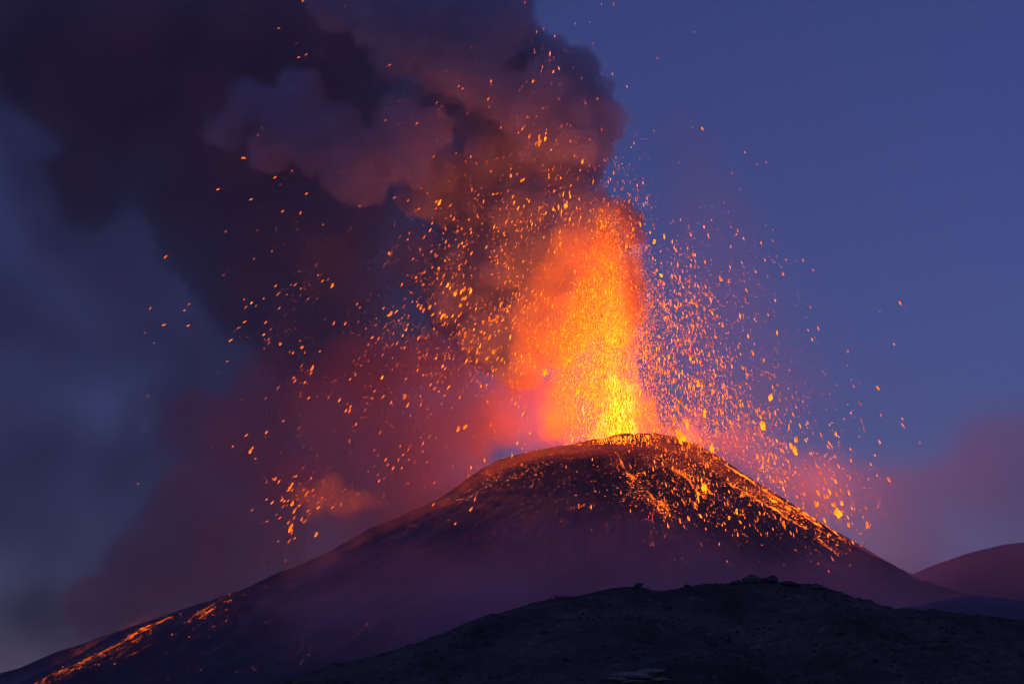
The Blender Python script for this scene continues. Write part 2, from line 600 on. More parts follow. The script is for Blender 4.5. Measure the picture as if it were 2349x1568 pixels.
rng = np.random.default_rng(7)
nsc = 6000
sx = rng.uniform(-190, 215, nsc)
sy = rng.uniform(760, 902, nsc)
keep = (fbm(sx / 16, sy / 16, 3, 77) + rng.uniform(-0.45, 0.45, nsc)) > 0.05
sx, sy = sx[keep], sy[keep]
sz = hill_z(sx, sy)
v0, f0 = ico_arrays(1)
ns = len(sx)
s = rng.uniform(0.25, 0.75, ns) ** 1.0 * rng.choice([0.7, 1.0, 1.5], ns, p=[.5, .4, .1])
jit = rng.uniform(0.6, 1.35, (ns, len(v0), 3))
V = v0[None] * jit * s[:, None, None] * np.array([1.25, 1.1, 0.8]) + np.stack([sx, sy, sz + 0.1], -1)[:, None]
F = (f0[None] + (np.arange(ns) * len(v0))[:, None, None]).reshape(-1, 3)
M_SCRUB = soil_mat('dry_scrub', [(0.3, (0.06, 0.048, 0.038)), (0.55, (0.105, 0.085, 0.068)), (0.75, (0.22, 0.185, 0.15))], 0.5, bump=0.4, bdist=0.3)
link('scrub', mesh_from('scrub', V.reshape(-1, 3), F), M_SCRUB, kind='stuff', label='low dry scrub and loose stones scattered over the near hill')

# ------------------------------------------------------------------ lamps for the fountain and lava streams, plus added fill
def puffs(rows, base=4000.0):
    return [(at(x, y, base + dy), r * PX) for x, y, r, dy in rows]


LAMPS = [(1418, 950, 10, 2.6e6, 20), (1410, 870, 5, 1.4e6, 14), (1400, 780, 0, 1.3e6, 14), (1395, 690, -5, 0.8e6, 14), (1385, 600, -10, 0.5e6, 14), (1265, 950, -50, 1.1e6, 45), (1580, 1000, -40, 0.45e6, 10),
         (1740, 1020, 60, 0.6e6, 50), (1900, 1110, 110, 0.8e6, 60), (1150, 940, -60, 0.6e6, 80), (310, 1434, -40, 0.05e6, 8), (470, 1386, -40, 0.03e6, 8), (190, 1494, -40, 0.04e6, 8), (740, 1150, -40, 0.04e6, 20), (1300, 560, -60, 0.2e6, 20)]  # the pair above the right flank is added fill to brighten the steam
for x, y, dy, e, r in LAMPS:
    l = bpy.data.lights.new('lava_and_fill_light', 'POINT')
    l.energy = e
    l.color = FIRE
    l.shadow_soft_size = r
    o = bpy.data.objects.new('lava_and_fill_light', l)
    COL.objects.link(o)
    o.location = at(x, y, CY + dy)

rc = np.random.default_rng(21)


def off_slope(rows, gap):
    """the same puffs, pulled towards the camera until they clear the face of the cone by gap metres"""
    out = []
    for x, y, r, dy in rows:
        h = hit([x], [y], cone_z, 3000, 4100, 110)[0]
        out.append((x, y, r, dy if np.isnan(h) else min(dy, h - gap - 4000.0)))
    return out


# ------------------------------------------------------------------ ash plume rising behind the fountain
COLUMN = [(1003, 385, 60, 90), (975, 450, 70, 130), (1420, 760, 55, 70), (1425, 700, 52, 70), (1415, 640, 58, 75), (1400, 570, 62, 80), (1418, 505, 46, 60), (1440, 520, 30, 55), (1330, 600, 80, 110), (1340, 500, 75, 100),
          (1250, 570, 85, 130), (1180, 490, 95, 140), (1320, 420, 66, 110), (1290, 370, 92, 120), (1365, 340, 62, 90), (1395, 270, 56, 90), (1330, 230, 85, 110), (1345, 150, 48, 120),
          (1285, 140, 56, 100), (1230, 220, 110, 110), (1150, 330, 120, 120), (1170, 120, 105, 120), (1130, 20, 98, 130), (1040, 200, 130, 150), (1010, 70, 130, 160), (1080, -90, 150, 180), (900, -30, 140, 190),
          (1080, 470, 110, 170), (1160, 620, 110, 170), (1060, 700, 110, 190), (1240, 690, 90, 150), (1330, 720, 80, 110), (1220, 790, 80, 130), (1130, 800, 85, 150), (1190, 860, 60, 120), (1290, 800, 60, 110)]
cloud('ash_plume', puffs(COLUMN), rc, 60000, 16.0, 200, 14.0, 0.035, (0.78, 0.84, 1.0), lo=0.04, hi=0.34, noise=(0.030, 2.8, 6), n_child=14, child=0.34,  # bluer than neutral ash: sky light put into the smoke colour
      label='dense billowing ash column rising behind the lava fountain', category='smoke plume')

DRIFT = [(900, 330, 190, 260), (760, 130, 230, 320), (520, 330, 210, 340), (330, 120, 260, 380), (90, 60, 240, 400), (620, 600, 170, 320), (820, 650, 190, 280), (480, 560, 130, 330),
         (1000, 620, 170, 260), (720, 800, 150, 300), (900, 830, 140, 280), (560, 720, 110, 320), (200, 240, 160, 380), (410, 460, 120, 350), (690, 440, 130, 330), (380, 330, 150, 380), (200, 420, 130, 400), (1050, 820, 100, 240), (600, 30, 240, 340)]
cloud('ash_cloud', puffs(DRIFT), rc, 40000, 40.0, 150, 40.0, 0.010, (0.50, 0.50, 0.60), lo=0.0, hi=0.5, noise=(0.008, 1.6, 5), n_child=9, child=0.42, step=2.0,
      label='broad dark ash cloud drifting off to the upper left', category='ash cloud')

LOBES = [(560, 225, 55, -20), (500, 300, 50, 0), (640, 260, 70, -30), (610, 350, 55, -10), (720, 320, 80, -40), (800, 380, 75, -50), (770, 290, 60, -20), (825, 435, 48, -55), (850, 350, 62, -40), (900, 370, 64, -50), (950, 370, 52, -60),
         (965, 405, 34, -60), (930, 290, 74, -40), (1000, 300, 58, -40), (680, 200, 60, 0), (860, 450, 34, -50), (790, 440, 36, -50)]
cloud('ash_billow', puffs(LOBES), rc, 26000, 13.0, 130, 12.0, 0.018, (0.74, 0.80, 0.98), lo=0.0, hi=0.55, noise=(0.034, 3.6, 6), n_child=20, child=0.30,  # same blue sky light worked into the billow colour
      label='lower mauve billow hanging left of the main ash column', category='smoke billow')
UPPER = [(760, -20, 90, 20), (860, 30, 95, -10), (940, 80, 85, -20), (1000, 130, 84, -30), (1060, 170, 78, -40), (900, 130, 64, -10), (1120, 210, 74, -40), (1200, 250, 74, -50), (1255, 190, 62, -40), (1100, 90, 92, -30), (1040, 20, 100, -20), (1170, 40, 66, -10),
         (1290, 330, 56, -30), (1330, 270, 50, -20), (1350, 350, 50, -10), (1230, 340, 60, -20)]
cloud('ash_billow', puffs(UPPER), rc, 26000, 14.0, 130, 12.0, 0.020, (0.80, 0.86, 1.0), lo=0.0, hi=0.55, noise=(0.034, 3.6, 6), n_child=20, child=0.30,  # sky light tinted into this billow's colour too
      label='upper blue grey billow slanting across the top of the ash column', category='smoke billow')

# ------------------------------------------------------------------ thinner veils
VEIL = [(x + rc.uniform(-30, 30), y + rc.uniform(-30, 30), 150, 330 + rc.uniform(-40, 40)) for x in range(-400, 1150, 150) for y in range(-50, 1720, 150) if y > 900 or x < 1000 - 0.2 * y]
cloud('ash_veil', puffs(VEIL, 4060), rc, 38000, 75.0, 110, 60.0, 0.0085, (0.34, 0.29, 0.36), lo=0.0, hi=0.9, noise=(0.006, 0.7, 4), n_child=3, child=0.5, step=4.0,
      label='thin veil of falling ash over the left flank', category='ash veil')
SMOKEFRONT = [(1452, 500, 30, -45), (1462, 540, 26, -50), (1425, 478, 26, -45), (1464, 660, 28, -70), (1458, 710, 26, -70), (1452, 690, 26, -70), (1458, 735, 22, -70), (1448, 650, 24, -65), (1462, 610, 18, -60), (1440, 610, 20, -60), (1455, 800, 10, -60), (1462, 822, 7, -60), (1444, 806, 8, -60)]
cloud('dark_smoke', puffs(SMOKEFRONT), rc, 6000, 9.0, 90, 9.0, 0.045, (0.55, 0.42, 0.45), lo=0.02, hi=0.6, noise=(0.05, 3.0, 5), n_child=9,
      label='dark maroon smoke curling over the right edge of the lava fountain', category='smoke puff')
CURTAIN = [(1100, 865, 75, 150), (1180, 900, 60, 110), (1040, 800, 80, 200), (900, 950, 130, 200), (760, 950, 140, 240), (1050, 920, 100, 160), (620, 900, 130, 280), (880, 1080, 120, 160), (700, 1080, 130, 200), (540, 1050, 140, 260), (1040, 1020, 90, 110), (430, 960, 100, 300),
           (560, 1200, 120, 200), (400, 1180, 130, 260), (760, 1200, 90, 130), (300, 1330, 120, 220), (470, 1300, 100, 170), (960, 1130, 60, 90), (1130, 960, 80, 90), (820, 860, 120, 240), (1000, 840, 100, 200), (620, 1290, 70, 130), (200, 1430, 100, 200), (1000, 1130, 80, 60), (1090, 1070, 60, 50), (920, 1190, 70, 60), (820, 1240, 70, 60), (700, 1300, 80, 70), (590, 1350, 80, 90), (470, 1390, 80, 100), (340, 1430, 80, 110)]
CURTAIN = [(x, y, r, dy * 0.6) for x, y, r, dy in CURTAIN]
cloud('ash_curtain', puffs(CURTAIN, 4040), rc, 26000, 42.0, 130, 36.0, 0.0075, (0.85, 0.52, 0.62), lo=0.0, hi=0.5, noise=(0.010, 1.9, 4), n_child=8, child=0.45, step=2.0,
      label='dim maroon curtain of falling ash between the dark cloud and the left flank', category='ash curtain')
GLOWR = [(1520, 990, 34, -10), (1570, 1000, 38, -10), (1620, 1015, 40, -5), (1670, 1045, 40, 0), (1730, 1080, 40, 0), (1790, 1118, 40, 10), (1850, 1155, 38, 10), (1500, 1030, 36, -130), (1400, 1045, 34, -140), (1580, 1050, 36, -120), (1650, 1080, 30, -100), (1320, 1050, 30, -140), (1900, 1190, 34, 20), (1600, 950, 34, 30), (1690, 990, 40, 40)]
cloud('lit_vapour', puffs(off_slope(GLOWR, 20)), rc, 9000, 26.0, 100, 20.0, 0.006, (0.85, 0.55, 0.45), lo=0.0, hi=1.1, noise=(0.018, 2.0, 4), n_child=6, child=0.5,
      label='orange lit vapour drifting along the right rim and slope', category='vapour')
RIMV = [(x, y, 30, dy) for x, y, dy in [(1170, 1062, -110), (1215, 1048, -125), (1260, 1042, -135), (1305, 1038, -140), (1350, 1032, -145), (1395, 1030, -150), (1440, 1026, -150), (1485, 1026, -145), (1530, 1030, -140), (1575, 1040, -130), (1620, 1058, -110), (1660, 1082, -90), (1500, 1060, -160), (1420, 1066, -165), (1560, 1072, -150), (1120, 1082, -90), (1060, 1120, -80), (1000, 1162, -70), (940, 1188, -60), (880, 1218, -60), (800, 1262, -60), (720, 1302, -60), (640, 1338, -60), (1700, 1100, -70), (1760, 1140, -60)]]
cloud('rim_vapour', puffs(off_slope(RIMV, 18)), rc, 8000, 24.0, 110, 18.0, 0.017, (0.85, 0.5, 0.38), lo=0.0, hi=1.0, noise=(0.02, 2.4, 4), n_child=5,
      label='thin orange vapour hanging over the near lip of the crater', category='vapour')
GLOWV = [(1190, 1000, 62, -20), (1240, 940, 66, -10), (1150, 900, 60, 10), (1120, 980, 60, 0), (1250, 1010, 50, -50), (1190, 860, 46, 20), (1080, 1030, 40, 0), (1230, 870, 44, 10), (1300, 1000, 40, -60)]
cloud('lit_vapour', puffs(GLOWV), rc, 9000, 22.0, 90, 18.0, 0.011, (0.8, 0.46, 0.22), lo=0.0, hi=1.3, noise=(0.020, 3.0, 5), n_child=6, child=0.5,
      label='red lit vapour billowing left of the fountain base', category='vapour')
STEAM = [(2349, 990, 130, 300), (2250, 1060, 130, 280), (2120, 1120, 120, 240), (2000, 1140, 110, 220), (2200, 1190, 130, 260), (2400, 1150, 150, 300), (2060, 1220, 100, 220), (1900, 1120, 100, 180), (1800, 1080, 90, 150), (1700, 1030, 80, 130), (2500, 1030, 150, 300), (1620, 990, 60, 110), (1960, 1230, 90, 200), (1840, 1160, 80, 160), (2150, 1300, 110, 240), (2300, 1310, 130, 280), (2040, 1300, 90, 220), (2450, 1320, 130, 300)]
cloud('steam_bank', puffs(STEAM, 4000), rc, 12000, 75.0, 90, 60.0, 0.0042, (0.98, 0.72, 0.76), lo=0.0, hi=1.1, noise=(0.005, 1.6, 3), n_child=6, child=0.5, step=4.0,
      label='soft purple steam bank low on the right behind the slope', category='steam')
PUFF = [(700, 1130, 34, 0), (740, 1110, 34, 0), (780, 1140, 38, 0), (820, 1160, 36, 0), (780, 1175, 30, 0), (840, 1140, 26, 0), (720, 1160, 30, 0), (660, 1140, 26, 0), (690, 1190, 24, 0), (880, 1165, 18, 0), (930, 1180, 12, 10), (960, 1170, 9, 10), (760, 1090, 22, 0)]
cloud('glowing_puff', puffs(PUFF, 3960), rc, 7000, 20.0, 80, 12.0, 0.010, (0.6, 0.4, 0.4), lo=0.05, hi=1.2, noise=(0.035, 3.2, 5), emit=0.0034, ecol=(1.0, 0.10, 0.03),
      label='small red glowing smoke puff above the left slope', category='smoke puff')
FUMES = [(x, y - 12, r, 30) for x, y, r in [(440, 1400, 14), (400, 1413, 16), (360, 1428, 20), (320, 1444, 22), (285, 1462, 22), (245, 1484, 20), (205, 1503, 20), (165, 1522, 20), (120, 1545, 20), (500, 1382, 14), (540, 1368, 12)]]
cloud('flow_fumes', puffs(FUMES, 3950), rc, 4500, 12.0, 100, 10.0, 0.010, (0.85, 0.7, 0.7), lo=0.0, hi=1.2, noise=(0.05, 3.0, 4), n_child=5,
      label='faint red fumes rising off the long left lava stream', category='fumes')
DUSKV = [(1560, 400, 130, 250), (1580, 600, 140, 250), (1600, 800, 140, 250), (1720, 700, 150, 250), (1750, 880, 140, 250), (1560, 960, 110, 200), (1850, 960, 130, 250), (1700, 1000, 120, 200), (1650, 520, 140, 250), (1520, 260, 110, 250)]
cloud('thin_smoke', puffs(DUSKV, 4000), rc, 9000, 90.0, 80, 60.0, 0.0008, (0.97, 0.72, 0.8), lo=0.0, hi=1.1, noise=(0.004, 1.0, 3), n_child=4, step=4.0,
      label='barely visible purple smoke thinning into the sky right of the fountain', category='thin smoke')
MIST = [(x + rc.uniform(-30, 30), y + rc.uniform(-15, 15), 105, 0.0) for x in range(600, 2300, 110) for y in (1240, 1330, 1420, 1510) if y > 1180 + abs(x - 1400) * 0.20]
cloud('slope_mist', puffs(off_slope(MIST, 70)), rc, 16000, 70.0, 90, 60.0, 0.0034, (0.74, 0.66, 0.94), lo=0.0, hi=1.0, noise=(0.006, 1.8, 4), n_child=3, step=4.0,
      label='faint purple ash mist drifting across the dark face of the cone', category='mist')
WISP = [(515, 1490, 12, 0), (530, 1462, 16, 5), (552, 1430, 22, 10), (590, 1400, 26, 15), (620, 1380, 28, 15), (665, 1350, 32, 15), (710, 1325, 34, 20), (760, 1300, 34, 20), (640, 1410, 24, 10)]
cloud('steam_wisp', puffs(off_slope(WISP, 16)), rc, 3500, 14.0, 70, 12.0, 0.006, (0.85, 0.85, 0.9), lo=0.05, hi=1.2, noise=(0.03, 2.6, 4), n_child=5,
      label='faint bluish wisp of steam trailing up the left slope', category='steam wisp')

# ------------------------------------------------------------------ the lava fountain
fountain = bpy.data.objects.new('lava_fountain', None)
COL.objects.link(fountain)
fountain.location = at(1420, 1000, CY)
fountain['label'] = 'tall orange lava fountain with a yellow core above the crater'
fountain['category'] = 'lava fountain'
bpy.context.view_layer.update()


def in_fountain(o):
    o.parent = fountain
    o.matrix_parent_inverse = fountain.matrix_world.inverted()


FIREBODY = [(1270, 900, 36, -20), (1265, 840, 30, -10), (1290, 780, 36, 0), (1480, 985, 36, -30), (1310, 720, 34, 0), (1540, 1008, 22, -30), (1300, 1000, 40, -50), (1240, 1005, 26, -40), (1520, 1003, 26, -10), (1500, 950, 26, 0), (1258, 1000, 34, -30), (1240, 960, 30, 0), (1275, 960, 36, -10), (1275, 860, 34, 10), (1440, 700, 36, 0), (1445, 640, 30, 0), (1340, 640, 30, 10), (1300, 990, 44, -30), (1350, 990, 46, -30), (1430, 985, 50, -20), (1490, 985, 40, -20), (1295, 920, 46, 0), (1360, 910, 52, 0), (1430, 900, 50, 0), (1470, 930, 34, 0), (1300, 850, 40, 0), (1360, 830, 54, 0),
            (1430, 820, 46, 0), (1310, 780, 34, 0), (1370, 750, 54, 0), (1430, 750, 44, 0), (1340, 690, 36, 0), (1400, 680, 52, 0), (1370, 620, 40, 0), (1420, 610, 44, 0), (1380, 560, 34, 0), (1420, 555, 30, 0), (1385, 510, 24, 0), (1425, 505, 22, 0), (1270, 900, 26, 0)]
o = cloud('fire_curtain', puffs(FIREBODY), rc, 26000, 17.0, 160, 11.0, 0.024, (0.5, 0.2, 0.06), lo=0.05, hi=1.5, noise=(0.038, 8.0, 6), emit=0.040, stretch=(1, 1, 0.22), n_child=8,
          fade=(float(at(0, 830, 4000)[2]), float(at(0, 510, 4000)[2]), 0.03))
in_fountain(o)
SPRAYH = [(1340, 560, 46, 0), (1415, 545, 36, -5), (1400, 500, 32, 0), (1300, 530, 42, 5), (1430, 600, 30, -10), (1240, 620, 46, 20), (1225, 700, 56, 20), (1215, 780, 56, 20), (1245, 850, 50, 10), (1290, 560, 40, 10), (1300, 690, 50, 0), (1340, 500, 34, 0), (1260, 920, 44, 0), (1320, 780, 50, -10), (1290, 610, 44, 0), (1400, 470, 26, 0), (1170, 740, 36, 30), (1180, 830, 40, 20)]
o = cloud('hot_ash', puffs(SPRAYH), rc, 12000, 24.0, 100, 18.0, 0.008, (0.6, 0.30, 0.12), lo=0.0, hi=1.1, noise=(0.035, 4.0, 5), emit=0.0075, ecol=(1.0, 0.10, 0.002), stretch=(1, 1, 0.5), n_child=7)
in_fountain(o)
JET = [(1425, 985, 36, -20), (1420, 940, 32, -20), (1430, 900, 24, -20), (1410, 880, 22, -20), (1412, 1000, 30, -20), (1405, 975, 28, -20), (1408, 945, 26, -20), (1404, 915, 22, -20), (1402, 885, 19, -20), (1402, 855, 16, -20), (1400, 828, 13, -20), (1398, 805, 10, -20), (1440, 975, 22, -20), (1452, 945, 19, -20), (1462, 915, 16, -20),
       (1467, 885, 14, -20), (1468, 858, 12, -20), (1466, 835, 9, -20), (1455, 1000, 26, -20), (1370, 1000, 26, -20), (1385, 960, 20, -20), (1420, 925, 18, -20), (1425, 960, 22, -20)]
o = cloud('jet_core', puffs(JET), rc, 22000, 9.0, 150, 6.0, 0.014, (0.5, 0.2, 0.06), lo=0.05, hi=1.2, noise=(0.08, 4.0, 6), emit=0.42, stretch=(1, 1, 0.16), n_child=9)
in_fountain(o)

# ------------------------------------------------------------------ the air
hz = bmesh.new()
bmesh.ops.create_cube(hz, size=1)
hme = bpy.data.meshes.new('haze')
hz.to_mesh(hme)
hz.free()
mh, nt = new_mat('haze')
ho = N(nt, 'OutputMaterial')
hv = N(nt, 'VolumePrincipled')
hv.inputs['Color'].default_value = (0.95, 0.82, 0.9, 1)
hv.inputs['Density'].default_value = 3.8e-5
nt.links.new(hv.outputs[0], ho.inputs['Volume'])
haze = link('haze', hme, mh, kind='stuff', label='thin dusk haze filling the air')
haze.location = (0, 0, 785)
haze.scale = (25000, 25000, 1600)

# ------------------------------------------------------------------ molten things
def heat_mat(name, gain, color=GLOW):
    m, nt = new_mat(name)
    m.cycles.emission_sampling = 'NONE'
    out = N(nt, 'OutputMaterial')
    b = N(nt, 'BsdfPrincipled')
    b.inputs['Base Color'].default_value = (0.03, 0.022, 0.02, 1)
    b.inputs['Roughness'].default_value = 0.9
    b.inputs['Emission Color'].default_value = (*color, 1)
    a = N(nt, 'Attribute', attribute_name='glow_level')
    k = N(nt, 'Math', operation='MULTIPLY')
    k.inputs[1].default_value = gain
    nt.links.new(a.outputs['Fac'], k.inputs[0])
    nt.links.new(k.outputs[0], b.inputs['Emission Strength'])
    nt.links.new(b.outputs[0], out.inputs[0])
    return m


def swarm(name, pos, size, axis, aspect, heat, rng, mat, sub=0, **props):
    """many little molten clots in one mesh: pos (n,3), size (n,) radius, axis (n,3) unit, aspect (n,)"""
    if sub == 0:
        v0 = np.array([(0, 0, 1), (1, 0, 0), (0, 1, 0), (-1, 0, 0), (0, -1, 0), (0, 0, -1)], float)
        f0 = np.array([(0, 1, 2), (0, 2, 3), (0, 3, 4), (0, 4, 1), (5, 2, 1), (5, 3, 2), (5, 4, 3), (5, 1, 4)])
    else:
        v0, f0 = ico_arrays(sub)
    n = len(pos)
    up = np.array([0, 1.0, 0])
    z = axis
    x = np.cross(up, z)
    x /= np.linalg.norm(x, axis=1)[:, None]
    y = np.cross(z, x)
    loc = v0[None] * rng.uniform(0.82, 1.14, (n, len(v0), 3))
    V = (loc[..., 0:1] * x[:, None] + loc[..., 1:2] * y[:, None] + loc[..., 2:3] * z[:, None] * aspect[:, None, None]) * size[:, None, None] + pos[:, None]
    F = (f0[None] + (np.arange(n) * len(v0))[:, None, None]).reshape(-1, 3)
    me = mesh_from(name, V.reshape(-1, 3), F)
    at_ = me.attributes.new('glow_level', 'FLOAT', 'POINT')
    at_.data.foreach_set('value', np.repeat(heat, len(v0)).astype(np.float32))
    return link(name, me, mat, **props)


M_SPARK = heat_mat('molten_spray', 1.0)


def tilt(x, y, rng, n):
    """lean of the flying clots from the vertical, degrees; positive leans like a backslash"""
    t = np.interp(x, [300, 500, 800, 1000, 1200, 1430, 1600, 1800, 2100], [-52, -48, -34, -28, -16, 2, 11, 18, 28])
    t = np.where((y < 480) & (x < 1100), np.interp(x, [500, 900, 1100], [-72, -50, -25]), t)
    t = np.where((y < 480) & (x > 1500), 30, t)
    return np.radians(t + rng.normal(0, 7, n))


def axes(x, y, rng):
    n = len(x)
    t = tilt(x, y, rng, n)
    a = np.stack([np.sin(-t), rng.normal(0, 0.15, n), np.cos(t)], -1)
    return a / np.linalg.norm(a, axis=1)[:, None]


def in_front(x, y, Y):
    """keep a flying clot in front of the mountain"""
    h = hit(x, y, lambda a, b: cone_z(a, b, False), 3300, 4020, 72)
    return np.where(np.isnan(h), Y, np.minimum(Y, h - 25))


# rough number of clots per cell of 100 x 100 picture units, rows from the top
AIR = np.array([
    # 0  1  2  3  4  5  6  7  8  9 10  11  12  13  14  15  16 17 18 19 20 21 22 23
    [0, 0, 0, 0, 0, 1, 1, 3, 0, 0, 0, 1, 6, 2, 0, 1, 0, 0, 0, 0, 0, 0, 0, 0],
    [0, 0, 0, 0, 0, 0, 0, 2, 3, 0, 1, 2, 10, 3, 1, 1, 0, 0, 0, 0, 0, 0, 0, 0],
    [0, 0, 0, 0, 0, 0, 0, 1, 5, 3, 3, 5, 10, 3, 1, 1, 0, 0, 0, 0, 0, 0, 0, 0],
    [0, 0, 0, 0, 0, 0, 1, 1, 2, 3, 5, 8, 28, 14, 8, 2, 0, 1, 0, 0, 0, 0, 0, 0],
    [0, 0, 0, 0, 0, 2, 3, 4, 1, 3, 14, 40, 45, 40, 45, 6, 8, 1, 0, 0, 0, 0, 0, 0],
    [0, 0, 0, 0, 0, 1, 7, 5, 2, 14, 60, 80, 75, 70, 80, 35, 18, 4, 0, 0, 0, 0, 0, 0],
    [0, 0, 0, 1, 1, 1, 8, 9, 16, 50, 90, 100, 110, 130, 150, 110, 55, 9, 4, 0, 0, 0, 0, 0],
    [0, 0, 0, 5, 6, 9, 12, 12, 30, 60, 80, 100, 150, 160, 150, 170, 75, 10, 7, 1, 1, 0, 0, 0],
    [0, 0, 0, 1, 1, 3, 12, 24, 18, 16, 32, 60, 110, 100, 120, 210, 120, 32, 8, 5, 1, 0, 0, 0],
    [0, 0, 0, 1, 0, 2, 9, 16, 14, 26, 18, 12, 22, 40, 50, 180, 170, 100, 34, 12, 3, 0, 0, 0],
    [0, 0, 0, 0, 0, 3, 3, 8, 14, 20, 10, 8, 3, 3, 12, 110, 130, 140, 85, 22, 2, 1, 0, 0],
    [0, 0, 0, 1, 0, 0, 26, 26, 6, 4, 4, 2, 2, 3, 8, 40, 34, 60, 60, 42, 6, 0, 0, 0],
    [0, 0, 1, 0, 0, 1, 12, 3, 0, 1, 0, 0, 0, 0, 2, 8, 5, 6, 14, 20, 2, 0, 0, 0],
    [0, 0, 0, 0, 0, 2, 0, 0, 0, 0, 0, 0, 0, 0, 0, 0, 0, 0, 0, 3, 0, 0, 0, 0]], float)


def air_density(x, y):
    gx, gy = np.clip(x / 100 - 0.5, 0, 22.999), np.clip(y / 100 - 0.5, 0, 12.999)
    i, j = gx.astype(int), gy.astype(int)
    fx, fy = gx - i, gy - j
    return (AIR[j, i] * (1 - fx) + AIR[j, i + 1] * fx) * (1 - fy) + (AIR[j + 1, i] * (1 - fx) + AIR[j + 1, i + 1] * fx) * fy


def sample_air(n, rng, clump=0.6, only=None):
    X_, Y_ = [], []
    while len(X_) < n:
        x, y = rng.uniform(0, 2349, 40000), rng.uniform(-20, 1310, 40000)
        w = air_density(x, y) / 210.0
        c = fbm(x / 46, y / 60, 3, 91)
        w = w * np.clip(1 + clump * 2.2 * c, 0.05, 3)
        k = rng.uniform(0, 1.6, 40000) < w
        if only is not None:
            k &= only(x, y)
        X_ += list(x[k])
        Y_ += list(y[k])
    return np.array(X_[:n]), np.array(Y_[:n])


rs = np.random.default_rng(5)
sx, sy = sample_air(16500, rs, 0.85)
n = len(sx)
sY = in_front(sx, sy, rs.uniform(3800, 3950, n))
size = 0.25 + 1.0 * rs.uniform(0, 1, n) ** 5.0
near = np.exp(-(((sx - 1430) / 330) ** 2 + ((sy - 880) / 330) ** 2))
heat = (0.4 + 4.4 * rs.uniform(0, 1, n) ** 2.2 + 1.6 * near * rs.uniform(0, 1, n)) * np.where(sx < 1000, 0.7, 1.0)
swarm('spark_spray', at(sx, sy, sY), size, axes(sx, sy, rs), rs.uniform(2.4, 4.6, n), heat, rs, M_SPARK, kind='stuff',
      label='countless small glowing sparks flung out around the lava fountain')

# fine spatter inside the fountain
nf = 15000
fy = 450 + 570 * rs.beta(1.9, 1.25, nf)
cxf = np.interp(fy, [480, 560, 650, 760, 860, 1000], [1405, 1395, 1385, 1378, 1375, 1400])
wf = np.interp(fy, [480, 560, 650, 760, 860, 1000], [34, 46, 58, 70, 76, 84])
fx = cxf + np.clip(rs.normal(0, 0.62, nf), -1.7, 1.35) * wf
fYf = in_front(fx, fy, 4000 - rs.uniform(30, 95, nf))
hf = np.interp(fy, [480, 640, 900], [0.6, 1.0, 2.2]) + 7.0 * rs.uniform(0, 1, nf) ** 3.0 * np.interp(fy, [480, 620, 900], [0.4, 0.8, 1.3])
o = swarm('spatter', at(fx, fy, fYf), 0.32 + 0.55 * rs.uniform(0, 1, nf) ** 2, axes(fx, fy, rs), rs.uniform(1.2, 2.8, nf), hf, rs, M_SPARK, kind='stuff')
in_fountain(o)
# longer clots and torn ropes of melt inside the jets
nf = 1000
fy = 1010 - 420 * rs.beta(1.1, 2.2, nf)
wf = np.interp(fy, [600, 760, 860, 1000], [24, 34, 42, 56])
fx = np.interp(fy, [600, 760, 860, 1000], [1392, 1398, 1408, 1412]) + rs.normal(0, 0.7, nf) * wf
fx = np.clip(fx, 1255, 1500)
o = swarm('melt_ropes', at(fx, fy, in_front(fx, fy, 4000 - rs.uniform(45, 90, nf))), 0.45 + 0.9 * rs.uniform(0, 1, nf) ** 3, axes(fx, fy, rs), rs.uniform(3.0, 7.0, nf),
          2.0 + 6.0 * rs.uniform(0, 1, nf) ** 1.8, rs, M_SPARK, kind='stuff')
in_fountain(o)
# a fringe of very fine sparks along the right side of the fountain
nf = 5000
fy = rs.uniform(560, 1005, nf)
fx = np.interp(fy, [560, 700, 850, 1000], [1445, 1466, 1474, 1490]) + rs.gamma(1.6, 14, nf) * np.interp(fy, [560, 800, 1000], [0.7, 1.0, 1.5])
o = swarm('spray_fringe', at(fx, fy, in_front(fx, fy, rs.uniform(3900, 4000, nf))), 0.25 + 0.4 * rs.uniform(0, 1, nf) ** 2, axes(fx, fy, rs), rs.uniform(1.3, 2.8, nf),
          0.6 + 2.2 * rs.uniform(0, 1, nf) ** 1.5, rs, M_SPARK, kind='stuff')
in_fountain(o)

# ------------------------------------------------------------------ lava bombs in flight, each its own object
M_BOMB = [hot_mat('bomb_dull_orange', 1.1, scale=0.35), hot_mat('bomb_orange', 2.2, scale=0.35), hot_mat('bomb_yellow', 4.6, scale=0.35)]


def bomb_mesh(seed, lumps):
    r = np.random.default_rng(seed)
    v, f = ico_arrays(3)
    n = 0
    for k in range(lumps):
        d = r.normal(size=3)
        d /= np.linalg.norm(d)
        n = n + 0.55 * r.uniform(0.4, 1) * np.exp((v @ d - 1) * 5)
    v = v * (0.72 + n[:, None]) * (1 + 0.22 * fbm(v[:, 0] * 2 + seed, v[:, 1] * 2 + v[:, 2] * 3, 3, seed)[:, None])
    v[:, 0] *= 0.40
    v[:, 1] *= 0.40
    v[:, 0] += 0.12 * np.sin(v[:, 2] * 2.5 + seed)
    return mesh_from('lava_bomb', v, f, True)


